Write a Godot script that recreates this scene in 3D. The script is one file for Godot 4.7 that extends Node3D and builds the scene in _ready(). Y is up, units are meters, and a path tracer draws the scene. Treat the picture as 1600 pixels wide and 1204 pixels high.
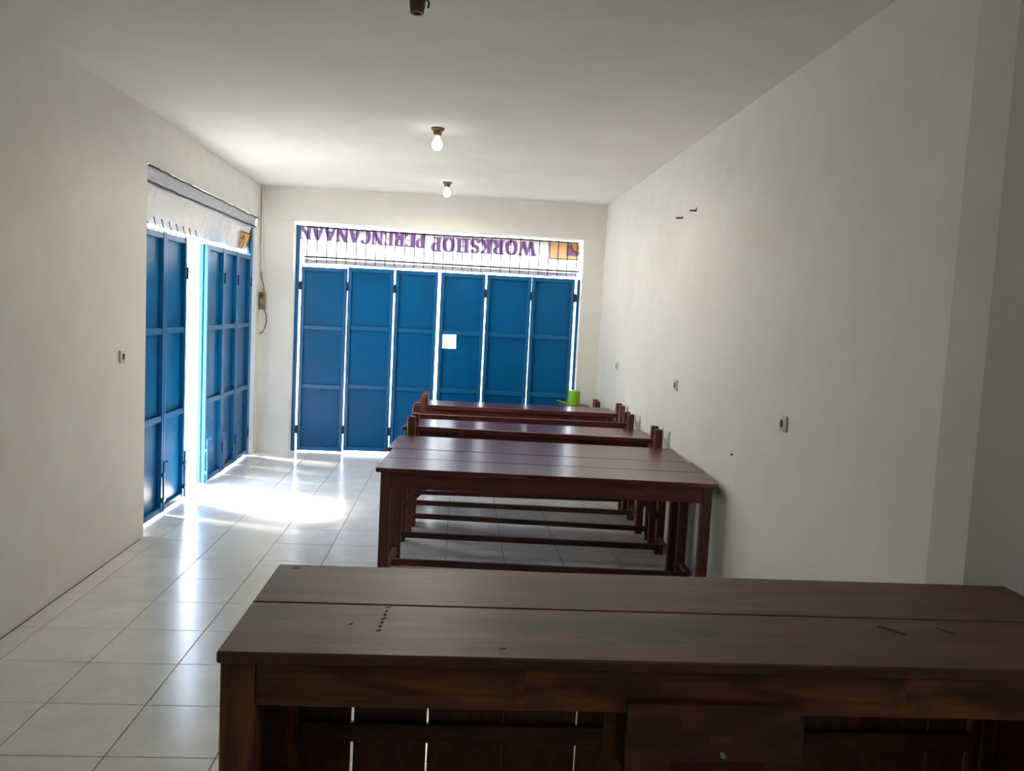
extends Node3D

var M := {}
var wood_sets := {}

# ------------------------------------------------------------------ helpers
func numbered(called: String, parent: Node) -> String:
	if not parent.has_node(NodePath(called)):
		return called
	var i := 1
	while parent.has_node(NodePath("%s_%03d" % [called, i])):
		i += 1
	return "%s_%03d" % [called, i]

func tag(o: Node, label := "", category := "", group := "", kind := "") -> Node:
	if label: o.set_meta("label", label)
	if category: o.set_meta("category", category)
	if group: o.set_meta("group", group)
	if kind: o.set_meta("kind", kind)
	return o

func thing(called: String, label: String, category: String, at := Vector3.ZERO, turn := 0.0, group := "", kind := "") -> Node3D:
	var o := Node3D.new()
	o.name = numbered(called, self)
	add_child(o)
	o.position = at
	o.rotation.y = deg_to_rad(turn)
	tag(o, label, category, group, kind)
	return o

func put(called: String, mesh: Mesh, mat: Material, parent: Node, at := Vector3.ZERO, rot := Vector3.ZERO) -> MeshInstance3D:
	var o := MeshInstance3D.new()
	o.name = numbered(called, parent)
	o.mesh = mesh
	o.material_override = mat
	parent.add_child(o)
	o.position = at
	o.rotation_degrees = rot
	return o

func tri(st: SurfaceTool, a: Vector3, b: Vector3, c: Vector3, n: Vector3, ua: Vector2, ub: Vector2, uc: Vector2) -> void:
	# front faces run clockwise; n tells which way is out
	var flip := (b - a).cross(c - a).dot(n) > 0.0
	for k in ([0, 2, 1] if flip else [0, 1, 2]):
		st.set_normal(n)
		st.set_uv([ua, ub, uc][k])
		st.add_vertex([a, b, c][k])

func quad(st: SurfaceTool, a: Vector3, b: Vector3, c: Vector3, d: Vector3, n: Vector3) -> void:
	var uv := []
	for p in [a, b, c, d]:
		uv.append(Vector2(p.x, p.y + p.z) if absf(n.x) < 0.8 else Vector2(p.y * 0.3, p.z + p.y))
	tri(st, a, b, c, n, uv[0], uv[1], uv[2])
	tri(st, a, c, d, n, uv[0], uv[2], uv[3])

func box_into(st: SurfaceTool, c: Vector3, s: Vector3, bev := 0.0) -> void:
	var h := s * 0.5
	bev = minf(bev, minf(h.x, minf(h.y, h.z)) * 0.9)
	var i := h - Vector3.ONE * bev
	for ax in 3:
		var u := (ax + 1) % 3
		var w := (ax + 2) % 3
		for sg in [-1.0, 1.0]:
			var n := Vector3.ZERO
			n[ax] = sg
			var p := []
			for k in [[-1, -1], [1, -1], [1, 1], [-1, 1]]:
				var v := c
				v[ax] += sg * h[ax]
				v[u] += k[0] * i[u]
				v[w] += k[1] * i[w]
				p.append(v)
			quad(st, p[0], p[1], p[2], p[3], n)
	if bev <= 0.0:
		return
	for ax in 3:  # the chamfers that run along each axis
		var u := (ax + 1) % 3
		var w := (ax + 2) % 3
		for su in [-1.0, 1.0]:
			for sw in [-1.0, 1.0]:
				var n := Vector3.ZERO
				n[u] = su
				n[w] = sw
				n = n.normalized()
				var p := []
				for k in [[-1, 0], [1, 0], [1, 1], [-1, 1]]:
					var v := c
					v[ax] += k[0] * i[ax]
					v[u] += su * (h[u] if k[1] == 0 else i[u])
					v[w] += sw * (i[w] if k[1] == 0 else h[w])
					p.append(v)
				quad(st, p[0], p[1], p[2], p[3], n)
	for sx in [-1.0, 1.0]:
		for sy in [-1.0, 1.0]:
			for sz in [-1.0, 1.0]:
				var a := c + Vector3(sx * h.x, sy * i.y, sz * i.z)
				var b := c + Vector3(sx * i.x, sy * h.y, sz * i.z)
				var d := c + Vector3(sx * i.x, sy * i.y, sz * h.z)
				tri(st, a, b, d, Vector3(sx, sy, sz).normalized(), Vector2(a.x, a.y), Vector2(b.x, b.y), Vector2(d.x, d.y))

func begin() -> SurfaceTool:
	var st := SurfaceTool.new()
	st.begin(Mesh.PRIMITIVE_TRIANGLES)
	return st

var box_cache := {}
func box(s: Vector3, bev := 0.0) -> ArrayMesh:
	var key := "%s %s" % [s, bev]
	if not box_cache.has(key):
		var st := begin()
		box_into(st, Vector3.ZERO, s, bev)
		box_cache[key] = st.commit()
	return box_cache[key]

func prism_into(st: SurfaceTool, foot: PackedVector2Array, y0: float, y1: float) -> void:
	# a vertical prism over a floor polygon of (x, z)
	var n := foot.size()
	var mid := Vector2.ZERO
	for p in foot: mid += p / n
	for k in n:
		var a := foot[k]
		var b := foot[(k + 1) % n]
		var e := b - a
		var out := Vector2(e.y, -e.x).normalized()
		if out.dot((a + b) * 0.5 - mid) < 0.0: out = -out
		quad(st, Vector3(a.x, y0, a.y), Vector3(b.x, y0, b.y), Vector3(b.x, y1, b.y), Vector3(a.x, y1, a.y), Vector3(out.x, 0, out.y))
	for k in range(1, n - 1):
		for y in [y0, y1]:
			tri(st, Vector3(foot[0].x, y, foot[0].y), Vector3(foot[k].x, y, foot[k].y), Vector3(foot[k + 1].x, y, foot[k + 1].y), Vector3(0, 1 if y == y1 else -1, 0), foot[0], foot[k], foot[k + 1])

func lathe(profile: Array, seg := 28) -> ArrayMesh:
	# profile of (radius, y) from bottom to top
	var st := begin()
	st.set_smooth_group(0)
	for k in seg:
		var a0 := TAU * k / seg
		var a1 := TAU * (k + 1) / seg
		for j in profile.size() - 1:
			var p: Vector2 = profile[j]
			var q: Vector2 = profile[j + 1]
			var v := [Vector3(p.x * cos(a0), p.y, p.x * sin(a0)), Vector3(p.x * cos(a1), p.y, p.x * sin(a1)), Vector3(q.x * cos(a1), q.y, q.x * sin(a1)), Vector3(q.x * cos(a0), q.y, q.x * sin(a0))]
			var d := q - p
			var n2 := Vector2(d.y, -d.x).normalized()
			var nr := [Vector3(n2.x * cos(a0), n2.y, n2.x * sin(a0)), Vector3(n2.x * cos(a1), n2.y, n2.x * sin(a1))]
			var nn := [nr[0], nr[1], nr[1], nr[0]]
			for t in [[0, 1, 2], [0, 2, 3]]:
				var out: Vector3 = (nr[0] + nr[1])
				var flip: bool = (v[t[1]] - v[t[0]]).cross(v[t[2]] - v[t[0]]).dot(out) > 0.0
				for m in ([t[0], t[2], t[1]] if flip else t):
					st.set_normal(nn[m])
					st.set_uv(Vector2(float(k) / seg, v[m].y))
					st.add_vertex(v[m])
	return st.commit()

func tube_into(st: SurfaceTool, pts: Array, r: float, seg := 8) -> void:
	var rings := []
	for i in pts.size():
		var t: Vector3 = (pts[mini(i + 1, pts.size() - 1)] - pts[maxi(i - 1, 0)]).normalized()
		var up := Vector3.UP if absf(t.y) < 0.9 else Vector3.RIGHT
		var a := t.cross(up).normalized()
		var b := t.cross(a).normalized()
		var ring := []
		for k in seg:
			var n := a * cos(TAU * k / seg) + b * sin(TAU * k / seg)
			ring.append([pts[i] + n * r, n])
		rings.append(ring)
	for i in rings.size() - 1:
		for k in seg:
			var q := [rings[i][k], rings[i][(k + 1) % seg], rings[i + 1][(k + 1) % seg], rings[i + 1][k]]
			for t in [[0, 1, 2], [0, 2, 3]]:
				var out: Vector3 = q[0][1] + q[2][1]
				var flip: bool = (q[t[1]][0] - q[t[0]][0]).cross(q[t[2]][0] - q[t[0]][0]).dot(out) > 0.0
				for m in ([t[0], t[2], t[1]] if flip else t):
					st.set_normal(q[m][1])
					st.set_uv(Vector2(float(k) / seg, float(i)))
					st.add_vertex(q[m][0])
	for e in [0, rings.size() - 1]:
		var n: Vector3 = (pts[0] - pts[1]).normalized() if e == 0 else (pts[-1] - pts[-2]).normalized()
		for k in range(1, seg - 1):
			tri(st, rings[e][0][0], rings[e][k][0], rings[e][k + 1][0], n, Vector2.ZERO, Vector2.ZERO, Vector2.ZERO)

func tube(pts: Array, r: float, seg := 8) -> ArrayMesh:
	var st := begin()
	tube_into(st, pts, r, seg)
	return st.commit()

# ------------------------------------------------------------------ materials
func noise(freq: float, seed_: int, oct := 4) -> FastNoiseLite:
	var n := FastNoiseLite.new()
	n.seed = seed_
	n.frequency = freq
	n.fractal_octaves = oct
	return n

func streaked(w: int, h: int, stretch: float, freq: float, seed_: int) -> PackedFloat32Array:
	# noise drawn out along u, 0..1
	var n := noise(freq, seed_, 4)
	var a := PackedFloat32Array()
	a.resize(w * h)
	for y in h:
		for x in w:
			a[y * w + x] = clampf(n.get_noise_2d(x / stretch, y) * 0.85 + 0.5, 0.0, 1.0)
	return a

func mat(c: Color, rough := 0.5, metal := 0.0, spec := 0.5) -> StandardMaterial3D:
	var m := StandardMaterial3D.new()
	m.albedo_color = c
	m.roughness = rough
	m.metallic = metal
	m.metallic_specular = spec
	return m

func wood_texture(dark: Color, lite: Color, grey: Color, grey_share: float, seed_: int, w := 512, h := 256, stains := []) -> ImageTexture:
	var fine := streaked(w, h, 22.0, 0.12, seed_)
	var broad := streaked(w, h, 9.0, 0.022, seed_ + 7)
	var blot := noise(0.012, seed_ + 13, 3)
	var im := Image.create(w, h, false, Image.FORMAT_RGB8)
	for y in h:
		for x in w:
			var k := y * w + x
			var t := clampf(fine[k] * 0.45 + broad[k] * 0.75 - 0.1, 0.0, 1.0)
			var c := dark.lerp(lite, t)
			var g := clampf((blot.get_noise_2d(x * 0.55, y * 1.6) + 0.05) * 2.4, 0.0, 1.0) * grey_share
			for s in stains:   # spilt and scuffed patches: u, v, their half sizes, strength
				var d := Vector2((float(x) / w - s[0]) / s[2], (float(y) / h - s[1]) / s[3]).length()
				d += blot.get_noise_2d(x * 1.3 + 300.0, y * 3.0) * 0.9
				g = maxf(g, clampf((1.15 - d) * 1.6, 0.0, 1.0) * s[4])
			im.set_pixel(x, y, c.lerp(grey, g))
	return ImageTexture.create_from_image(im)

func wood(tex: ImageTexture, rough: float, n: int, along := 1.1, across := 0.55, coat := 0.0) -> Array:
	var out := []
	for k in n:
		var m := mat(Color.WHITE, rough)
		m.albedo_texture = tex
		m.uv1_scale = Vector3(1.0 / along, 1.0 / across, 1)
		m.uv1_offset = Vector3(0.37 * k + 0.11, 0.29 * k, 0)
		if coat > 0.0:
			m.clearcoat_enabled = true
			m.clearcoat = coat
			m.clearcoat_roughness = 0.16
		out.append(m)
	return out

func mottled(base: Color, amount: float, freq: float, seed_: int, metres: float) -> ImageTexture:
	var n := noise(freq, seed_, 5)
	var b := noise(freq * 0.22, seed_ + 3, 3)
	var im := Image.create(512, 512, false, Image.FORMAT_RGB8)
	for y in 512:
		for x in 512:
			# blended so that the picture repeats without a seam
			var fx := x / 512.0
			var fy := y / 512.0
			var v := 0.0
			for q in [[0, 0], [1, 0], [0, 1], [1, 1]]:
				var wgt: float = (1.0 - fx if q[0] == 0 else fx) * (1.0 - fy if q[1] == 0 else fy)
				v += wgt * (n.get_noise_2d(x - q[0] * 512, y - q[1] * 512) * 0.5 + b.get_noise_2d(x - q[0] * 512, y - q[1] * 512))
			var s := 1.0 + v * amount
			im.set_pixel(x, y, Color(base.r * s, base.g * s * (1.0 + v * amount * 0.06), base.b * s * (1.0 + v * amount * 0.25)))
	return ImageTexture.create_from_image(im)

func paint(base: Color, amount: float, freq: float, seed_: int, metres: float, rough := 0.85) -> StandardMaterial3D:
	var m := mat(Color.WHITE, rough, 0.0, 0.3)
	m.albedo_texture = mottled(base, amount, freq, seed_, metres)
	m.uv1_triplanar = true
	m.uv1_world_triplanar = true
	m.uv1_scale = Vector3.ONE / metres
	return m

func make_materials() -> void:
	M.wall = paint(Color(0.95, 0.94, 0.91), 0.035, 0.02, 11, 2.3)
	M.ceiling = paint(Color(0.95, 0.94, 0.905), 0.05, 0.012, 23, 3.1)
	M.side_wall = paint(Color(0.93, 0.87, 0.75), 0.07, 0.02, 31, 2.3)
	M.grout = mat(Color(0.36, 0.35, 0.33), 0.95)
	M.screed = mat(Color(0.45, 0.44, 0.42), 0.95)
	M.tile = []
	for c in [Color(0.94, 0.935, 0.915), Color(0.93, 0.925, 0.905), Color(0.945, 0.94, 0.925), Color(0.925, 0.925, 0.905)]:
		var t := paint(c, 0.05, 0.03, 41 + M.tile.size(), 0.9, 0.2)
		t.metallic_specular = 0.6
		M.tile.append(t)
	M.blue = paint(Color(0.01, 0.36, 0.58), 0.10, 0.015, 51, 1.4, 0.32)
	M.blue.metallic_specular = 0.5
	M.blue_sheet = paint(Color(0.005, 0.345, 0.56), 0.12, 0.012, 57, 1.9, 0.3)
	M.blue_dark = mat(Color(0.02, 0.13, 0.24), 0.45)
	M.black_iron = mat(Color(0.06, 0.05, 0.055), 0.6, 0.4)
	M.white_plastic = mat(Color(0.86, 0.85, 0.80), 0.4)
	M.black_plastic = mat(Color(0.035, 0.03, 0.025), 0.5)
	M.brown_plastic = mat(Color(0.42, 0.34, 0.20), 0.55)
	M.dark_holder = mat(Color(0.34, 0.25, 0.14), 0.6)
	M.purple_dark = mat(Color(0.45, 0.30, 0.42), 0.6)
	M.scorch = mat(Color(0.13, 0.10, 0.085), 0.7)
	M.steel = mat(Color(0.75, 0.75, 0.72), 0.25, 1.0)
	M.brass = mat(Color(0.42, 0.36, 0.22), 0.45, 0.7)
	M.maroon = mat(Color(0.30, 0.06, 0.09), 0.6)
	M.lime = mat(Color(0.53, 0.80, 0.02), 0.35)
	M.lime.backlight_enabled = true
	M.lime.backlight = Color(0.3, 0.3, 0.3)
	M.box_plastic = paint(Color(0.52, 0.47, 0.38), 0.3, 0.03, 61, 0.2, 0.7)
	M.wire = mat(Color(0.33, 0.31, 0.28), 0.6)
	M.concrete = paint(Color(0.74, 0.73, 0.70), 0.1, 0.02, 71, 3.0, 0.9)
	M.banner = mat(Color(0.93, 0.90, 0.91), 0.6)
	M.banner.backlight_enabled = true
	M.banner.backlight = Color(0.9, 0.9, 0.9)
	M.hem = mat(Color(0.80, 0.76, 0.78), 0.6)
	M.hem.backlight_enabled = true
	M.hem.backlight = Color(0.28, 0.28, 0.28)
	M.tarp = mat(Color(0.72, 0.72, 0.76), 0.5)
	M.tarp.backlight_enabled = true
	M.tarp.backlight = Color(0.42, 0.42, 0.42)
	M.pale_cloth = mat(Color(0.92, 0.905, 0.90), 0.6)
	M.pale_cloth.backlight_enabled = true
	M.pale_cloth.backlight = Color(0.31, 0.31, 0.31)
	for p in [["purple", Color(0.56, 0.36, 0.72)], ["yellow", Color(0.97, 0.74, 0.16)], ["outline", Color(0.35, 0.22, 0.12)]]:
		var m := mat(p[1], 0.6)
		m.backlight_enabled = true
		m.backlight = Color(0.9, 0.9, 0.9) if p[0] != "outline" else Color(0.1, 0.1, 0.1)
		M[p[0]] = m
	M.bulb = mat(Color(0.95, 0.95, 0.55), 0.3)
	M.bulb.emission_enabled = true
	M.bulb.emission = Color(1.0, 0.98, 0.92)
	M.bulb.emission_energy_multiplier = 4.0
	M.leaf = mat(Color(0.40, 0.58, 0.22), 0.6)
	M.leaf.backlight_enabled = true
	M.leaf.backlight = Color(0.5, 0.5, 0.5)
	M.bark = mat(Color(0.40, 0.33, 0.26), 0.9)
	# woods: varnished reddish brown for the tables, an older and greyer one for the desk
	var red := wood_texture(Color(0.28, 0.115, 0.095), Color(0.42, 0.205, 0.175), Color(0.34, 0.18, 0.16), 0.3, 101)
	M.red_top = wood(red, 0.25, 4, 1.3, 0.6, 0.0)
	for m in M.red_top: m.metallic_specular = 0.5
	M.red = wood(red, 0.42, 4)
	M.old_top = []
	for k in 2:
		var stains := [[0.43, 0.46, 0.11, 0.17, 0.95], [0.33, 0.42, 0.07, 0.10, 0.6], [0.02, 0.4, 0.04, 0.2, 0.5], [0.72, 0.6, 0.05, 0.06, 0.35]] if k == 0 else [[0.52, 0.6, 0.10, 0.10, 0.55], [0.40, 0.66, 0.05, 0.07, 0.5], [0.03, 0.5, 0.03, 0.2, 0.4]]
		var old := wood_texture(Color(0.35, 0.22, 0.165), Color(0.455, 0.305, 0.235), Color(0.27, 0.255, 0.215), 0.22, 151 + 40 * k, 1024, 256, stains)
		var m: StandardMaterial3D = wood(old, 0.45, 1, 2.3, 0.55)[0]
		m.uv1_offset = Vector3(0.5, 0.5, 0)
		m.metallic_specular = 0.4
		M.old_top.append(m)
	var amber := wood_texture(Color(0.33, 0.18, 0.075), Color(0.55, 0.335, 0.15), Color(0.22, 0.12, 0.06), 0.6, 171)
	M.old = wood(amber, 0.45, 4, 0.9, 0.5)
	var brown := wood_texture(Color(0.30, 0.155, 0.10), Color(0.44, 0.25, 0.16), Color(0.2, 0.14, 0.1), 0.5, 191)
	M.old_drawer = wood(brown, 0.45, 2, 0.7, 0.4)

# ------------------------------------------------------------------ scene
func _ready() -> void:
	var cam := Camera3D.new()
	cam.name = "camera"
	add_child(cam)
	cam.transform = Transform3D(Basis(Vector3(0.9969218, 0.0502000, 0.0602235), Vector3(-0.0446156, 0.9948750, -0.0907365), Vector3(-0.0644698, 0.0877703, 0.9940523)).orthonormalized(), Vector3(0, 1.69525, 0))
	cam.keep_aspect = Camera3D.KEEP_HEIGHT
	cam.fov = 49.7006
	cam.near = 0.05
	cam.far = 300.0
	cam.current = true

	var sky_mat := ProceduralSkyMaterial.new()
	sky_mat.sky_top_color = Color(0.80, 0.89, 1.0)
	sky_mat.sky_horizon_color = Color(0.97, 0.985, 1.0)
	sky_mat.ground_horizon_color = Color(0.85, 0.85, 0.82)
	sky_mat.ground_bottom_color = Color(0.70, 0.69, 0.66)
	sky_mat.sky_curve = 0.2
	sky_mat.sun_angle_max = 1.0
	var env := Environment.new()
	env.background_mode = Environment.BG_SKY
	env.sky = Sky.new()
	env.sky.sky_material = sky_mat
	env.background_energy_multiplier = 11.5
	env.tonemap_mode = Environment.TONE_MAPPER_LINEAR
	env.tonemap_exposure = 1.08
	env.sdfgi_enabled = true
	env.ssao_enabled = true
	env.ssil_enabled = true
	var we := WorldEnvironment.new()
	we.name = "world_environment"
	we.environment = env
	add_child(we)

	var sun := DirectionalLight3D.new()
	sun.name = "sun"
	add_child(sun)
	sun.rotation_degrees = Vector3(-60, -112.6, 0)   # high over the yard on the left, a little beyond the side doors
	sun.light_color = Color(1.0, 0.96, 0.9)
	sun.light_energy = 21.0
	sun.light_angular_distance = 9.0
	sun.shadow_enabled = true

	make_materials()
	build_shell()
	build_floor()
	build_doors()
	build_transoms()
	build_tables()
	build_benches()
	build_desk()
	build_fittings()
	build_outside()

# ------------------------------------------------------------------ the shell
func struct(called: String, st: SurfaceTool, m: Material, label: String, category: String) -> MeshInstance3D:
	var o := put(called, st.commit(), m, self)
	tag(o, label, category, "", "structure")
	return o

func build_shell() -> void:
	var h := 2.93
	var st := begin()
	prism_into(st, PackedVector2Array([Vector2(-2.155, 2.2), Vector2(-2.155, -5.86), Vector2(-2.33, -5.86), Vector2(-2.33, 2.2)]), 0, h)
	prism_into(st, PackedVector2Array([Vector2(-2.155, -5.86), Vector2(-2.225, -9.21), Vector2(-2.36, -9.21), Vector2(-2.33, -5.86)]), 2.572, h)
	prism_into(st, PackedVector2Array([Vector2(-2.225, -9.21), Vector2(-2.225, -9.62), Vector2(-2.36, -9.62), Vector2(-2.36, -9.21)]), 0, h)
	struct("wall_left", st, M.wall, "white painted left wall with the folding door opening", "wall")
	st = begin()
	box_into(st, Vector3((-2.225 - 1.868) / 2, h / 2, -9.485), Vector3(0.357, h, 0.27))
	struct("wall_back", st, M.wall, "white corner pillar left of the rear folding doors", "wall")
	st = begin()
	box_into(st, Vector3((1.335 + 1.572) / 2, h / 2, -9.485), Vector3(0.237, h, 0.27))
	struct("trim_5", st, M.wall, "narrow white pillar right of the rear folding doors", "wall")
	st = begin()
	var z0 := -9.325
	var z1 := -9.615
	var c := [Vector3(-1.985, 2.572, z0), Vector3(1.572, 2.536, z0), Vector3(1.572, h, z0), Vector3(-1.985, h, z0)]
	var e := []
	for p in c: e.append(Vector3(p.x, p.y, z1))
	quad(st, c[0], c[1], c[2], c[3], Vector3.BACK)
	quad(st, e[0], e[1], e[2], e[3], Vector3.FORWARD)
	quad(st, c[0], c[1], e[1], e[0], Vector3(-0.01, -1, 0).normalized())
	quad(st, c[3], c[2], e[2], e[3], Vector3.UP)
	quad(st, c[0], c[3], e[3], e[0], Vector3.LEFT)
	quad(st, c[1], c[2], e[2], e[1], Vector3.RIGHT)
	struct("trim_1", st, M.wall, "white plastered beam over the rear folding doors", "beam")
	st = begin()
	prism_into(st, PackedVector2Array([Vector2(1.572, -9.62), Vector2(1.572, -2.6), Vector2(1.80, -2.6), Vector2(1.80, -9.62)]), 0, h)
	struct("wall_right", st, M.wall, "long white right wall with three power sockets", "wall")
	st = begin()
	prism_into(st, PackedVector2Array([Vector2(1.572, -2.6), Vector2(1.604, -2.45), Vector2(1.80, -2.45), Vector2(1.80, -2.6)]), 0, h)
	struct("trim_2", st, M.wall, "white plastered column ending the right wall", "column")
	st = begin()
	prism_into(st, PackedVector2Array([Vector2(1.80, -2.45), Vector2(3.4, -2.45), Vector2(3.4, -2.6), Vector2(1.80, -2.6)]), 0, h)
	struct("wall_side", st, M.side_wall, "shaded wall behind the right end of the desk", "wall")
	st = begin()
	for seg in [[-2.6, -0.95, 0.0, h], [-0.5, 2.2, 0.0, h], [-0.95, -0.5, 0.0, 1.45], [-0.95, -0.5, 2.05, h]]:
		prism_into(st, PackedVector2Array([Vector2(3.4, seg[0]), Vector2(3.4, seg[1]), Vector2(3.55, seg[1]), Vector2(3.55, seg[0])]), seg[2], seg[3])
	struct("wall_far_right", st, M.side_wall, "plain wall of the bay right of the desk, with an open window", "wall")
	st = begin()
	prism_into(st, PackedVector2Array([Vector2(-2.33, 2.2), Vector2(3.55, 2.2), Vector2(3.55, 2.35), Vector2(-2.33, 2.35)]), 0, h)
	struct("wall_rear", st, M.side_wall, "plain wall behind the viewer", "wall")
	st = begin()
	box_into(st, Vector3(0.6, h + 0.08, -3.65), Vector3(5.95, 0.16, 12.0))
	struct("ceiling", st, M.ceiling, "flat white ceiling with faint stains", "ceiling")

func build_floor() -> void:
	var root := Node3D.new()
	root.name = "floor"
	add_child(root)
	tag(root, "floor of glossy off-white square ceramic tiles", "floor", "", "structure")
	var st := begin()
	box_into(st, Vector3(0.6, -0.0535, -3.68), Vector3(5.95, 0.1, 12.06))
	put("screed", st.commit(), M.grout, root)
	var rng := RandomNumberGenerator.new()
	rng.seed = 5
	var rest := begin()
	var t := 0.4
	var gap := 0.0036
	for j in range(-16, 15):
		var z0 := -(j + 1) * t - 4.198
		var z1 := z0 + t
		z0 = maxf(z0, -9.66)
		z1 = minf(z1, 2.2)
		if z1 - z0 < 0.03: continue
		for i in range(-1, 14):
			var x0 := i * t - 2.0335
			var x1 := x0 + t
			x0 = maxf(x0, -2.335 if (z0 + z1) / 2 < -5.86 else -2.149)
			x1 = minf(x1, 1.572 if z1 < -2.5 else 3.4)
			if x1 - x0 < 0.02: continue
			var s := Vector3(x1 - x0 - gap, 0.0035, z1 - z0 - gap)
			var c := Vector3((x0 + x1) / 2, -0.00175, (z0 + z1) / 2)
			var pick := rng.randi() % 4
			var tilt := Vector3(rng.randf_range(-0.06, 0.06), 0, rng.randf_range(-0.06, 0.06))
			if z1 > -1.75 or x0 > 1.57:
				box_into(rest, c, s)
			else:
				put("tile", box(s.snapped(Vector3.ONE * 0.0001), 0.0012), M.tile[pick], root, c, tilt)
	var r := put("tile_field", rest.commit(), M.tile[0], root)
	r.set_meta("kind", "stuff")

# ------------------------------------------------------------------ folding steel doors
func leaf(n: int, label: String, group: String, at: Vector3, turn: float, w: float, h: float, hinge_left: bool, bolt := 0, window := false, lean := 0.0) -> Node3D:
	# local: x across from its left edge as seen from inside, y up, +z into the room; the sheet lies on the outside
	var o := thing("door_%d" % n, label, "door", at, turn, group, "structure")
	o.rotation_degrees.z = lean
	var d := 0.034
	var sw := 0.04
	if window:
		var wx0 := 0.048
		var wx1 := 0.048 + 0.15
		var st := begin()
		box_into(st, Vector3(w / 2, 0.61, 0), Vector3(w - 0.01, 1.22, 0.004))
		box_into(st, Vector3(w / 2, (1.375 + h) / 2, 0), Vector3(w - 0.01, h - 1.375, 0.004))
		box_into(st, Vector3((0.005 + wx0) / 2, 1.2975, 0), Vector3(wx0 - 0.005, 0.155, 0.004))
		box_into(st, Vector3((wx1 + w - 0.005) / 2, 1.2975, 0), Vector3(w - 0.005 - wx1, 0.155, 0.004))
		put("sheet", st.commit(), M.blue_sheet, o)
	else:
		put("sheet", box(Vector3(w - 0.01, h, 0.004), 0.0), M.blue_sheet, o, Vector3(w / 2, h / 2, 0))
	for x in [sw / 2, w - sw / 2]:
		put("stile", box(Vector3(sw, h, d), 0.003), M.blue, o, Vector3(x, h / 2, 0.002 + d / 2))
	for y in [0.024, 0.735, 1.40, h - 0.024]:
		var rl: float = w - 2 * sw
		var x0 := w / 2
		if window and absf(y - 1.40) < 0.01:
			y = 1.40
		put("rail", box(Vector3(rl, 0.046, d - 0.004), 0.003), M.blue, o, Vector3(x0, y, 0.002 + (d - 0.004) / 2))
	var hx := -0.006 if hinge_left else w + 0.006
	for y in [0.24, 1.86]:
		var st := begin()
		box_into(st, Vector3(0, 0, 0), Vector3(0.036, 0.085, 0.02), 0.002)
		tube_into(st, [Vector3(0, -0.05, 0.013), Vector3(0, 0.05, 0.013)], 0.008)
		put("hinge", st.commit(), M.blue_dark, o, Vector3(hx, y, 0.026))
	if bolt != 0:
		var bx := w - 0.02 if bolt > 0 else 0.02
		var st := begin()
		tube_into(st, [Vector3(0, 0.012, 0), Vector3(0, 0.40, 0), Vector3(0, 0.405, 0.035)], 0.008)
		put("bolt", st.commit(), M.blue, o, Vector3(bx, 0, 0.048))
		for y in [0.10, 0.30]:
			put("bolt_keeper", box(Vector3(0.045, 0.03, 0.024), 0.002), M.blue, o, Vector3(bx, y, 0.046))
	return o

func build_doors() -> void:
	# rear opening: six leaves
	var z := -9.515
	var edges := [-1.803, -1.28, -0.758, -0.245, 0.27, 0.787, 1.292]
	var ends := [-1.293, -0.769, -0.281, 0.259, 0.778, 1.280]
	var lbl := ["rear blue steel door leaf beside the left pillar", "rear blue steel door leaf, second from the left pillar",
		"rear blue steel door leaf left of the wide middle gap", "rear blue steel door leaf with the square cut-out",
		"rear blue steel door leaf just right of the one with the square cut-out", "rear blue steel door leaf beside the right pillar"]
	var lean := [-0.12, 0.1, -0.1, 0.05, -0.08, 0.1]
	for k in 6:
		leaf(k + 1, lbl[k], "rear folding door leaves", Vector3(edges[k], 0.012 if k == 0 else 0.028, z), 0, ends[k] - edges[k], 2.075, k < 3, 1 if k in [1, 3] else 0, k == 3, lean[k])
	# left opening: the wall's plane faces +x, so a leaf's left edge as seen from inside is its nearer one
	var x := -2.275
	var spans := [[-5.885, -6.475], [-6.492, -6.985], [-7.56, -8.075], [-8.09, -8.555], [-8.57, -9.10]]
	var lb := ["side blue steel door leaf against the left wall's end", "side blue steel door leaf just left of the open bright gap",
		"side blue steel door leaf just right of the open gap, sunlit edge", "side blue steel door leaf in the middle of the three beyond the gap",
		"side blue steel door leaf beside the corner pillar"]
	for k in 5:
		var w: float = spans[k][0] - spans[k][1]
		leaf(k + 7, lb[k], "side folding door leaves", Vector3(x - k * 0.004, 0.018, spans[k][0]), 90, w, 2.14, k == 0, [1, 1, -1, -1, -1][k])
	# the opened leaf, folded back outside behind the third
	leaf(12, "side blue steel door leaf folded back outside, only its bright edge in view", "side folding door leaves", Vector3(x - 0.0475, 0.018, -7.552), 90, 0.5, 2.14, false)
	# frames
	var f := thing("trim_3", "blue steel frame around the rear folding doors", "door frame", Vector3.ZERO, 0, "", "structure")
	put("jamb", box(Vector3(0.042, 2.54, 0.05), 0.003), M.blue, f, Vector3(-1.846, 1.272, -9.52))
	put("jamb", box(Vector3(0.03, 2.10, 0.05), 0.003), M.blue, f, Vector3(1.318, 1.052, -9.52))
	f = thing("trim_4", "blue steel frame of the side folding doors", "door frame", Vector3.ZERO, 0, "", "structure")
	put("jamb", box(Vector3(0.05, 2.50, 0.06), 0.003), M.blue, f, Vector3(-2.29, 1.252, -9.165))

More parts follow.
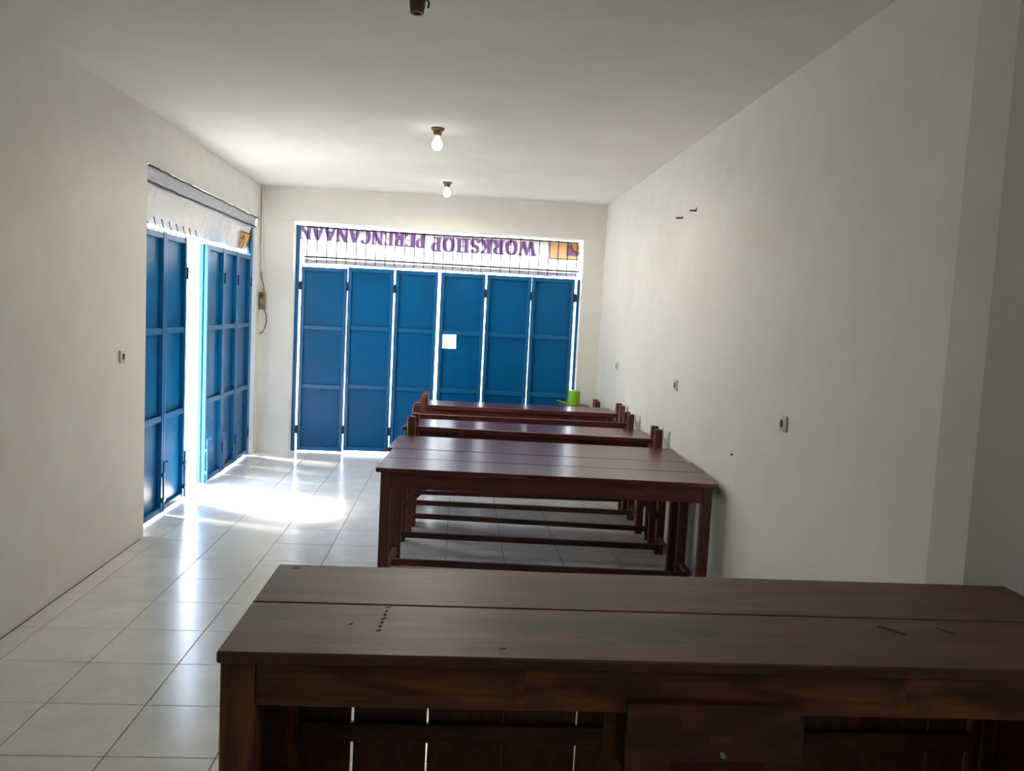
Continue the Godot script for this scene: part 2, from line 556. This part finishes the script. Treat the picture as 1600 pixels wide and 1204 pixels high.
# ------------------------------------------------------------------ transoms: grilles and banners
func wavy_sheet(len_: float, h: float, amp: float, seed_: int, nx := 80, sag_top := 0.0, sag_bottom := 0.0) -> ArrayMesh:
	# a hanging cloth along x, hanging from y = 0 downwards, with its own thickness
	var n := noise(0.9, seed_, 3)
	var st := begin()
	var ny := 6
	var P := []
	for i in nx + 1:
		var col := []
		for j in ny + 1:
			var x := len_ * i / nx
			var u := float(i) / nx
			var y0 := -sag_top * 4.0 * u * (1 - u)
			var y1 := -h - sag_bottom * 4.0 * u * (1 - u) - 0.004 * sin(x * 7.0 + seed_)
			col.append(Vector3(x, lerpf(y0, y1, float(j) / ny), amp * n.get_noise_2d(x * 6.0, j * 0.25)))
		P.append(col)
	for side in [0.0008, -0.0008]:
		for i in nx:
			for j in ny:
				var o := Vector3(0, 0, side)
				var a: Vector3 = P[i][j] + o
				var b: Vector3 = P[i + 1][j] + o
				var c: Vector3 = P[i + 1][j + 1] + o
				var d: Vector3 = P[i][j + 1] + o
				var nn := (b - a).cross(d - a).normalized()
				if nn.z * side < 0: nn = -nn
				quad(st, a, b, c, d, nn)
	return st.commit()

func lettering(word: String, parent: Node, right_x: float, base_y: float, width: float, cap: float, z: float, slope: float) -> void:
	# the banner is folded over, so its print hangs upside down: turned half round
	var tm := TextMesh.new()
	var f := SystemFont.new()
	f.font_names = PackedStringArray(["Droid Serif"])
	f.font_weight = 700
	tm.font = f
	tm.text = word
	tm.font_size = 64
	tm.pixel_size = 0.01
	tm.depth = 0.001
	tm.horizontal_alignment = HORIZONTAL_ALIGNMENT_LEFT
	tm.vertical_alignment = VERTICAL_ALIGNMENT_BOTTOM
	var bb := tm.get_aabb()
	var fat := begin()
	for dx in [-0.033, 0.0, 0.033]:
		fat.append_from(tm, 0, Transform3D(Basis(), Vector3(dx, 0, dx * 0.001)))
	var o := put("lettering", fat.commit(), M.purple, parent)
	var sx := width / bb.size.x
	var sy := cap / bb.size.y
	o.transform = Transform3D(Basis(Vector3(0, 0, 1), PI + slope) * Basis.from_scale(Vector3(sx, sy, 1)), Vector3(right_x, base_y, z))
	o.translate_object_local(Vector3(-bb.position.x, -bb.position.y, 0))

func build_transoms() -> void:
	# rear grille
	var g := thing("window_grille", "iron bar grille over the rear folding doors", "grille")
	for k in 29:
		put("bar", box(Vector3(0.009, 0.38, 0.009), 0.0015), M.black_iron, g, Vector3(-1.75 + k * 0.1083, 2.325, -9.515))
	put("cross_bar", box(Vector3(3.10, 0.017, 0.012), 0.0015), M.black_iron, g, Vector3(-0.235, 2.193, -9.506), Vector3(0, 0, -0.15))
	# rear banner
	var b := thing("banner", "white banner with upside-down purple lettering over the rear doors", "banner", Vector3(-1.782, 2.518, -9.552))
	put("cloth", wavy_sheet(3.08, 0.345, 0.006, 3, 110, 0.0, 0.0), M.banner, b)
	put("hem", wavy_sheet(3.08, 0.048, 0.008, 8, 110), M.hem, b, Vector3(0, -0.345, 0.010))
	put("fold", wavy_sheet(3.08, 0.075, 0.010, 5, 110, 0.0, 0.01), M.hem, b, Vector3(0, 0.008, -0.03))
	put("rope", tube([Vector3(-0.02, 0.012, 0.012), Vector3(0.8, 0.004, 0.012), Vector3(1.7, 0.000, 0.012), Vector3(2.4, 0.005, 0.012), Vector3(3.098, -0.004, 0.012)], 0.009), M.black_iron, b)
	lettering("WORKSHOP", b, 2.60, -0.012, 1.19, 0.165, 0.012, 0.008)
	lettering("PERENCANAAN", b, 1.34, 0.0, 1.40, 0.158, 0.012, -0.02)
	put("logo_field", box(Vector3(0.345, 0.175, 0.0015)), M.yellow, b, Vector3(2.925, -0.105, 0.012))
	put("logo_square", box(Vector3(0.145, 0.128, 0.0012)), M.purple, b, Vector3(3.02, -0.088, 0.0145))
	var arc := begin()
	for k in 10:
		var a0 := PI + PI / 2 * k / 10
		var a1 := PI + PI / 2 * (k + 1) / 10
		tri(arc, Vector3.ZERO, Vector3(cos(a0), sin(a0), 0) * 0.092, Vector3(cos(a1), sin(a1), 0) * 0.092, Vector3(0, 0, 1), Vector2.ZERO, Vector2.ZERO, Vector2.ZERO)
	put("logo_quarter_disc", arc.commit(), M.yellow, b, Vector3(3.092, -0.02, 0.0158))
	var edge := []
	for k in 11:
		var a := PI + PI / 2 * k / 10
		edge.append(Vector3(cos(a), sin(a), 0) * 0.095)
	put("logo_outline", tube(edge, 0.005, 6), M.outline, b, Vector3(3.092, -0.02, 0.0162))
	put("logo_outline", box(Vector3(0.010, 0.185, 0.003)), M.outline, b, Vector3(2.755, -0.105, 0.0125))
	put("logo_outline", box(Vector3(0.345, 0.010, 0.003)), M.outline, b, Vector3(2.925, -0.193, 0.0125))

	# side grille: runs along z, seen from +x
	g = thing("window_grille", "iron bar grille over the side folding doors", "grille")
	for k in 26:
		put("bar", box(Vector3(0.007, 0.36, 0.007), 0.0015), M.black_iron, g, Vector3(-2.372, 2.36, -5.95 - k * 0.125))
	put("cross_bar", box(Vector3(0.012, 0.012, 3.6), 0.002), M.black_iron, g, Vector3(-2.372, 2.50, -7.53))
	put("cross_bar", box(Vector3(0.012, 0.010, 3.6), 0.002), M.black_iron, g, Vector3(-2.372, 2.19, -7.53))
	b = thing("banner", "pale banner with a yellow emblem over the side doors", "banner", Vector3(-2.196, 2.468, -5.868), 91.25)
	b.rotation_degrees.x = 16.0   # its foot is drawn back to the doors
	put("cloth", wavy_sheet(3.33, 0.275, 0.012, 13, 160, 0.0, 0.0), M.pale_cloth, b)
	put("tarp_strip", wavy_sheet(3.33, 0.122, 0.010, 17, 120), M.tarp, b, Vector3(0, 0.107, 0.006))
	put("rope", tube(wobble(3.33, -0.002, 0.004, 0.022, 41), 0.008), M.black_iron, b)
	put("rope", tube(wobble(3.33, 0.101, 0.101, 0.022, 77), 0.007), M.black_iron, b)
	for k in 8:
		put("tie_wire", tube([Vector3(0, 0.035, 0), Vector3(0.012, 0.012, 0.008), Vector3(0.05, -0.012, 0.006), Vector3(0.11, -0.02, 0)], 0.0045, 6), M.black_iron, b, Vector3(0.22 + k * 0.17, -0.258, 0.014))
	put("emblem_field", box(Vector3(0.40, 0.15, 0.0015)), M.yellow, b, Vector3(3.06, -0.17, 0.016))
	put("emblem_outline", box(Vector3(0.44, 0.014, 0.003)), M.outline, b, Vector3(3.04, -0.092, 0.018))
	var arch := []
	for q in 11:
		var a := PI * q / 10
		arch.append(Vector3(cos(a) * 0.06, sin(a) * 0.075 - (0.055 if q in [0, 10] else 0.0), 0))
	put("emblem_arch", tube(arch, 0.011, 6), M.purple_dark, b, Vector3(2.985, -0.205, 0.018))
	put("emblem_bar", box(Vector3(0.022, 0.15, 0.003)), M.outline, b, Vector3(3.235, -0.172, 0.018))
	put("emblem_edge", box(Vector3(0.012, 0.13, 0.003)), M.outline, b, Vector3(2.865, -0.165, 0.018))
	put("loose_cord", tube([Vector3(3.25, -0.10, 0.022), Vector3(3.265, -0.20, 0.035), Vector3(3.25, -0.28, 0.07)], 0.006, 6), M.black_iron, b)

func wobble(len_: float, y0: float, y1: float, z: float, seed_: int) -> Array:
	var n := noise(1.0, seed_, 3)
	var out := []
	for k in 41:
		var u := k / 40.0
		out.append(Vector3(len_ * u, lerpf(y0, y1, u) + 0.007 * n.get_noise_1d(u * 9.0), z))
	return out

# ------------------------------------------------------------------ furniture
func board(called: String, s: Vector3, m: Material, parent: Node, at: Vector3, axis := 0, bev := 0.003) -> MeshInstance3D:
	# s = (length, height, depth) as it lies along x; axis 1 stands it up, axis 2 turns it along z
	var rot := Vector3.ZERO
	if axis == 1: rot = Vector3(0, 0, 90)
	if axis == 2: rot = Vector3(0, 90, 0)
	return put(called, box(s, bev), m, parent, at, rot)

func table(label: String, at: Vector3, turn: float, len_: float, depth: float, planks: int, brace := false) -> Node3D:
	var o := thing("dining_table", label, "table", at, turn, "long wooden tables along the right wall")
	var h := 0.765
	var th := 0.026
	var pw := (depth - 0.005 * (planks - 1)) / planks
	for k in planks:
		board("top_plank", Vector3(len_, th, pw), M.red_top[k % 4], o, Vector3(0, h - th / 2, depth / 2 - pw / 2 - k * (pw + 0.005)), 0, 0.004)
	var lx := len_ / 2 - 0.055
	var lz := depth / 2 - 0.055
	var lh := h - th
	var n := 0
	for sx in [-1, 1]:
		for sz in [-1, 1]:
			board("leg", Vector3(lh, 0.058, 0.058), M.red[n % 4], o, Vector3(sx * lx, lh / 2, sz * lz), 1, 0.004)
			n += 1
	var ah := 0.098
	for sz in [-1, 1]:
		board("apron", Vector3(2 * lx - 0.058, ah, 0.024), M.red[1], o, Vector3(0, lh - ah / 2, sz * (lz + 0.010)))
	for sx in [-1, 1]:
		board("apron", Vector3(2 * lz - 0.058, ah, 0.024), M.red[2], o, Vector3(sx * (lx + 0.010), lh - ah / 2, 0), 2)
		board("side_stretcher", Vector3(2 * lz - 0.058, 0.04, 0.03), M.red[3], o, Vector3(sx * lx, 0.11, 0), 2)
	board("stretcher", Vector3(2 * lx - 0.03, 0.038, 0.032), M.red[0], o, Vector3(0, 0.11, 0))
	if brace:
		for sx in [-1, 1]:
			put("brace", box(Vector3(0.48, 0.05, 0.03), 0.003), M.red[2], o, Vector3(sx * (lx - 0.185), 0.445, -lz + 0.02), Vector3(0, 0, -sx * 47))
	return o

func build_tables() -> void:
	table("long varnished wooden table nearest the desk, its near apron facing the viewer", Vector3(0.557, 0, -5.055), -3.2, 1.985, 0.685, 2)
	table("single-board wooden table pushed against the rear of the two-board table", Vector3(0.558, 0, -5.685), -3.4, 1.985, 0.555, 1, true)
	table("wooden table between the first two rows of upturned benches", Vector3(0.565, 0, -6.665), -3.2, 1.955, 0.535, 1)
	table("wooden table farthest from the desk, near the rear doors", Vector3(0.562, 0, -8.185), 0.3, 1.965, 0.49, 1)

func bench(label: String, group: String, at: Vector3, turn: float, h: float, spread: float, upside := false) -> Node3D:
	var o := thing("bench", label, "bench", at, turn, group)
	if upside: o.rotation.x = PI
	var lx := 0.918
	var th := 0.028
	board("seat", Vector3(1.95 - 0.04, th, 0.27), M.red_top[2], o, Vector3(0, h - th / 2, 0), 0, 0.004)
	var lh := h - th
	var n := 0
	for sx in [-1, 1]:
		for sz in [-1, 1]:
			board("leg", Vector3(lh, 0.055, 0.055), M.red[n % 4], o, Vector3(sx * lx, lh / 2, sz * spread), 1, 0.004)
			n += 1
	for sz in [-1, 1]:
		board("apron", Vector3(2 * lx - 0.056, 0.06, 0.022), M.red[1], o, Vector3(0, lh - 0.03, sz * spread))
	for sx in [-1, 1]:
		board("side_stretcher", Vector3(2 * spread - 0.056, 0.038, 0.028), M.red[3], o, Vector3(sx * lx, 0.085, 0), 2)
	var sh := 0.06 if upside and spread < 0.09 else 0.036   # one of the upturned benches has a deeper rail
	board("stretcher", Vector3(2 * lx - 0.029, sh, 0.03), M.red[0], o, Vector3(0, 0.087 + sh / 2, 0))
	return o

func build_benches() -> void:
	# rows, from the desk to the rear doors: z at the middle, turn, height of one bench, half the leg spread
	var rows := [[-6.215, -5.2, 0.4425, 0.098, 0.589, "before the third table"], [-7.115, -0.3, 0.437, 0.088, 0.572, "past the third table"],
		[-7.70, -2.2, 0.4425, 0.098, 0.607, "before the farthest table"], [-8.85, -3.4, 0.40, 0.098, 0.57, "past the farthest table"]]
	for r in rows:
		bench("wooden bench standing on its legs under the upturned one " + r[5], "benches standing on the floor", Vector3(r[4], 0, r[0]), r[1], r[2], r[3])
		bench("wooden bench upturned on another, legs in the air, " + r[5], "upturned benches between the tables", Vector3(r[4], r[2] * 2, r[0]), r[1], r[2], r[3], true)
	# little stool by the rear doors, with the dipper on it
	var s := thing("stool", "small dark wooden stool by the rear doors under the green dipper", "stool", Vector3(1.285, 0, -9.13))
	board("seat", Vector3(0.345, 0.028, 0.25), M.red[1], s, Vector3(0, 0.692, 0))
	for sx in [-1, 1]:
		for sz in [-1, 1]:
			board("leg", Vector3(0.678, 0.04, 0.04), M.red[2], s, Vector3(sx * 0.14, 0.339, sz * 0.095), 1)
		board("side_stretcher", Vector3(0.15, 0.035, 0.025), M.red[0], s, Vector3(sx * 0.14, 0.2, 0), 2)
	for sz in [-1, 1]:
		board("apron", Vector3(0.24, 0.06, 0.02), M.red[3], s, Vector3(0, 0.645, sz * 0.095))
	var d := thing("water_dipper", "lime green plastic water dipper upside down on the stool", "dipper", Vector3(1.285, 0.706, -9.11))
	put("cup", lathe([Vector2(0.066, 0.006), Vector2(0.07, 0.0), Vector2(0.0715, 0.004), Vector2(0.0705, 0.012), Vector2(0.066, 0.15), Vector2(0.062, 0.161), Vector2(0.0, 0.164)]), M.lime, d)
	put("handle", tube([Vector3(-0.066, 0.022, 0.0), Vector3(-0.11, 0.024, 0.0), Vector3(-0.16, 0.034, 0.005), Vector3(-0.19, 0.046, 0.008)], 0.0085), M.lime, d)

func build_desk() -> void:
	var x0 := -0.505
	var x1 := 1.732
	var zf := -1.805
	var zb := -2.44
	var mid := (x0 + x1) / 2
	var zc := (zf + zb) / 2
	var h := 0.92
	var th := 0.028
	var o := thing("desk", "old brown wooden desk in front, stained top, one drawer and slatted back", "desk", Vector3(mid, 0, zc), 0.0)
	var L := x1 - x0
	var D := zf - zb
	var pw := (D - 0.004) / 2
	var near := board("top_plank", Vector3(L, th, pw), M.old_top[0], o, Vector3(0, h - th / 2, D / 2 - pw / 2), 0, 0.004)
	board("top_plank", Vector3(L, th, pw), M.old_top[1], o, Vector3(0, h - th / 2, -D / 2 + pw / 2), 0, 0.004)
	# wear on the near board: burn marks, nail heads, a scratched seam
	var g := th / 2 + 0.0005
	for mk in [[1.155, -2.037, 0.075, 0.017, -52.0], [1.303, -2.04, 0.05, 0.009, -58.0], [0.13, -1.86, 0.016, 0.004, 0.0], [-0.448, -2.405, 0.02, 0.006, 10.0], [-0.235, -1.985, 0.012, 0.006, 60.0]]:
		put("scorch_mark", box(Vector3(mk[2], 0.0006, mk[3])), M.scorch, near, Vector3(mk[0] - mid, g, mk[1] - zc - (D / 2 - pw / 2)), Vector3(0, mk[4], 0))
	for k in 7:
		put("scorch_mark", box(Vector3(0.014, 0.0006, 0.007)), M.scorch, near, Vector3(-0.155 - mid - k * 0.0015, g, -2.105 + k * 0.026 - zc - (D / 2 - pw / 2)), Vector3(0, 50 + 25 * (k % 3), 0))
	var lh := h - th
	var lw := 0.076
	var n := 0
	for sx in [-1, 1]:
		for sz in [-1, 1]:
			board("leg", Vector3(lh, lw, lw), M.old[n % 4], o, Vector3(sx * (L / 2 - lw / 2 - 0.006), lh / 2, sz * (D / 2 - lw / 2 - 0.012)), 1, 0.004)
			n += 1
	var ah := 0.102
	board("apron", Vector3(L - 2 * lw - 0.014, ah, 0.026), M.old[1], o, Vector3(0, lh - ah / 2, D / 2 - 0.028))
	board("apron", Vector3(L - 2 * lw - 0.014, ah, 0.026), M.old[2], o, Vector3(0, lh - ah / 2, -D / 2 + 0.03))
	for sx in [-1, 1]:
		board("apron", Vector3(D - 2 * lw - 0.026, ah, 0.026), M.old[3], o, Vector3(sx * (L / 2 - 0.03), lh - ah / 2, 0), 2)
	for sx in [-1, 1]:
		for k in 3:
			board("side_board", Vector3(lh - ah - 0.10, (D - 2 * lw - 0.03) / 3 - 0.001, 0.014), M.old_drawer[k % 2], o, Vector3(sx * (L / 2 - 0.03), 0.10 + (lh - ah - 0.10) / 2, (k - 1) * (D - 2 * lw - 0.03) / 3), 1, 0.001).rotation_degrees = Vector3(0, 90, 90)
	# upright boards closing the back, with gaps that let the light of the floor through
	var cuts := [-0.425, -0.27, -0.047, 0.18, 0.403, 0.63, 0.85, 1.07, 1.29, 1.506, 1.63]
	var gaps := [0.001, 0.009, 0.005, 0.001, 0.005, 0.001, 0.001, 0.001, 0.001, 0.004, 0.001]
	for k in cuts.size() - 1:
		var a: float = cuts[k] + gaps[k] / 2 - mid
		var b: float = cuts[k + 1] - gaps[k + 1] / 2 - mid
		board("back_board", Vector3(lh - ah - 0.10, b - a, 0.016), M.old_drawer[k % 2], o, Vector3((a + b) / 2, 0.10 + (lh - ah - 0.10) / 2, -D / 2 + 0.03), 1, 0.001)
	board("batten", Vector3(L - 2 * lw - 0.03, 0.058, 0.02), M.old_drawer[0], o, Vector3(0, 0.434, -D / 2 + 0.049))
	# drawer
	var dw := 0.406
	var dx := 0.621 - mid
	var df := put("drawer", box(Vector3(dw, 0.20, 0.022), 0.003), M.old_drawer[0], o, Vector3(dx, 0.722, D / 2 - 0.003))
	put("drawer_side", box(Vector3(0.014, 0.16, 0.40), 0.002), M.old_drawer[1], df, Vector3(-dw / 2 + 0.012, -0.005, -0.215))
	put("drawer_side", box(Vector3(0.014, 0.16, 0.40), 0.002), M.old_drawer[1], df, Vector3(dw / 2 - 0.012, -0.005, -0.215))
	put("drawer_back", box(Vector3(dw - 0.04, 0.16, 0.012), 0.002), M.old_drawer[1], df, Vector3(0, -0.005, -0.41))
	put("drawer_bottom", box(Vector3(dw - 0.04, 0.006, 0.40)), M.old_drawer[1], df, Vector3(0, -0.088, -0.212))
	tag(put("lock_plate", box(Vector3(0.052, 0.016, 0.003), 0.001), M.brass, df, Vector3(0.017, 0.022, 0.0122)), "worn brass plate")
	tag(put("knob", lathe([Vector2(0.0, 0.012), Vector2(0.006, 0.011), Vector2(0.0085, 0.006), Vector2(0.005, 0.0), Vector2(0.004, -0.008)]), M.steel, df, Vector3(0.018, -0.009, 0.019), Vector3(90, 0, 0)), "small shiny round knob")
	tag(put("label_card", box(Vector3(0.225, 0.062, 0.0015)), M.maroon, df, Vector3(0.012, -0.064, 0.0118)), "dark red card")
	board("drawer_hanger", Vector3(0.16, 0.03, 0.03), M.old_drawer[1], o, Vector3(dx - dw / 2 - 0.025, lh - ah - 0.06, D / 2 - 0.07), 1)
	board("drawer_hanger", Vector3(0.16, 0.03, 0.03), M.old_drawer[1], o, Vector3(dx + dw / 2 + 0.025, lh - ah - 0.06, D / 2 - 0.07), 1)

# ------------------------------------------------------------------ fittings
func lamp(called: String, label: String, at: Vector3, s: float, energy: float) -> void:
	var o := thing(called, label, "lamp", at, 0, "bare bulbs on the ceiling")
	put("base", lathe([Vector2(0.0, -0.016), Vector2(0.040, -0.016), Vector2(0.045, -0.012), Vector2(0.047, 0.0)]), M.brown_plastic, o)
	put("socket", lathe([Vector2(0.0, -0.052 * s), Vector2(0.022, -0.052 * s), Vector2(0.028, -0.044 * s), Vector2(0.030, -0.03 * s), Vector2(0.033, -0.016)]), M.brown_plastic, o)
	put("bulb", lathe([Vector2(0.0, -0.152 * s), Vector2(0.014, -0.150 * s), Vector2(0.026, -0.141 * s), Vector2(0.034, -0.126 * s), Vector2(0.036, -0.110 * s), Vector2(0.032, -0.094 * s), Vector2(0.022, -0.076 * s), Vector2(0.016, -0.062 * s), Vector2(0.015, -0.052 * s), Vector2(0.0, -0.0515 * s)]), M.bulb, o)
	var l := SpotLight3D.new()   # these bulbs shine from their lower, milky half
	l.name = "bulb_light"
	o.add_child(l)
	l.position = Vector3(0, -0.125 * s, 0)
	l.rotation_degrees = Vector3(-90, 0, 0)
	l.spot_angle = 88.0
	l.spot_angle_attenuation = 0.3
	l.light_color = Color(1.0, 0.97, 0.88)
	l.light_energy = energy
	l.light_size = 0.03
	l.spot_range = 20.0
	l.spot_attenuation = 2.0
	l.shadow_enabled = true

func socket(label: String, at: Vector3) -> void:
	var o := thing("wall_socket", label, "socket", at, -90, "power sockets on the right wall")
	put("plate", box(Vector3(0.078, 0.078, 0.012), 0.004), M.white_plastic, o, Vector3(0, 0, 0.006))
	put("frame", box(Vector3(0.058, 0.058, 0.004), 0.0015), M.white_plastic, o, Vector3(0, 0, 0.0138))
	put("well", lathe([Vector2(0.0, 0.0), Vector2(0.0205, 0.0), Vector2(0.0215, -0.002)]), M.black_plastic, o, Vector3(0, 0, 0.0166), Vector3(90, 0, 0))

func build_fittings() -> void:
	lamp("ceiling_lamp", "lit bare bulb on the ceiling, nearer the desk", Vector3(-0.219, 2.93, -5.89), 1.0, 0.65)
	lamp("ceiling_lamp", "lit bare bulb on the ceiling, nearer the rear doors", Vector3(-0.195, 2.93, -8.33), 0.95, 0.55)
	var h := thing("lamp_holder", "empty brown bulb holder on the ceiling near the viewer", "lamp holder", Vector3(-0.228, 2.93, -3.43))
	put("base", lathe([Vector2(0.0, -0.016), Vector2(0.040, -0.016), Vector2(0.045, -0.012), Vector2(0.047, 0.0)]), M.dark_holder, h)
	put("socket", lathe([Vector2(0.016, -0.03), Vector2(0.017, -0.078), Vector2(0.026, -0.079), Vector2(0.028, -0.074), Vector2(0.0275, -0.06), Vector2(0.030, -0.056), Vector2(0.033, -0.016)]), M.dark_holder, h)
	put("contact", lathe([Vector2(0.0, -0.034), Vector2(0.016, -0.034)]), M.black_plastic, h)
	put("wire_end", tube([Vector3(0.034, -0.018, 0), Vector3(0.046, -0.035, 0.0), Vector3(0.042, -0.055, 0)], 0.004, 6), M.dark_holder, h)

	socket("white power socket on the right wall nearest the desk", Vector3(1.572, 1.228, -3.877))
	socket("white power socket on the right wall above the two pushed-together tables", Vector3(1.572, 1.228, -5.905))
	socket("small-looking white power socket on the right wall nearest the rear doors", Vector3(1.572, 1.21, -8.18))
	var w := thing("light_switch", "cream light switch on the left wall beside the door opening", "switch", Vector3(-2.155, 1.287, -5.452), 90)
	put("plate", box(Vector3(0.075, 0.085, 0.012), 0.004), M.white_plastic, w, Vector3(0, 0, 0.006))
	put("rocker", box(Vector3(0.028, 0.036, 0.008), 0.002), M.brown_plastic, w, Vector3(0.004, 0.0, 0.014), Vector3(6, 0, 0))
	for k in 2:
		var hk := thing("wall_hook", ["dark metal hook high on the right wall, the lower of two", "dark metal hook high on the right wall, the upper of two"][k], "hook", [Vector3(1.572, 2.437, -6.05), Vector3(1.572, 2.448, -5.69)][k], 0, "hooks on the right wall")
		put("shank", tube([Vector3(0.0, 0.0, 0), Vector3(-0.043, -0.001, 0), Vector3(-0.047, 0.0 if k == 0 else -0.004, 0)], 0.0055, 8), M.black_iron, hk)
		put("tip", tube([Vector3(-0.002, -0.006, 0), Vector3(-0.001, 0.014 + 0.006 * k, 0)], 0.005, 8), M.black_iron, hk)
	tag(put("nail", tube([Vector3(0, 0, 0), Vector3(-0.012, 0, 0)], 0.005, 8), M.black_iron, self, Vector3(1.572, 0.953, -4.585)), "small nail low on the right wall above the nearest table end", "nail")

	# old fuse box on the corner pillar, its conduit and loose wires
	var f := thing("fuse_box", "old dirty beige fuse box on the corner pillar", "fuse box", Vector3(-2.185, 1.68, -9.35))
	put("case", box(Vector3(0.066, 0.19, 0.05), 0.006), M.box_plastic, f, Vector3(0, 0, 0.025))
	put("cover", box(Vector3(0.05, 0.10, 0.014), 0.004), M.box_plastic, f, Vector3(0.004, -0.02, 0.056))
	put("breaker", box(Vector3(0.04, 0.05, 0.018), 0.003), M.brown_plastic, f, Vector3(0, 0.06, 0.056))
	put("lever", box(Vector3(0.012, 0.02, 0.014), 0.002), M.black_plastic, f, Vector3(0, 0.06, 0.07))
	tag(put("cable", tube([Vector3(-2.205, 2.02, -9.335), Vector3(-2.2, 1.93, -9.335), Vector3(-2.175, 1.84, -9.335), Vector3(-2.17, 1.778, -9.33)], 0.005, 8), M.wire, self), "short grey cable running down into the top of the fuse box", "cable")
	tag(put("cable", tube([Vector3(-2.165, 1.582, -9.33), Vector3(-2.14, 1.53, -9.33), Vector3(-2.135, 1.46, -9.33), Vector3(-2.15, 1.39, -9.335), Vector3(-2.18, 1.335, -9.335), Vector3(-2.215, 1.32, -9.34)], 0.006, 8), M.wire, self), "loose grey cable curling below the fuse box", "cable")
	tag(put("conduit", tube([Vector3(-2.207, 2.0, -9.336), Vector3(-2.207, 2.93, -9.336)], 0.012, 10), M.wall, self), "white painted conduit up the corner above the fuse box", "conduit")

# ------------------------------------------------------------------ outside
func build_outside() -> void:
	var st := begin()
	box_into(st, Vector3(-4.0, -0.20, -10.0), Vector3(60, 0.2, 60))
	struct("ground", st, M.concrete, "pale sunlit concrete yard outside the doors", "ground")
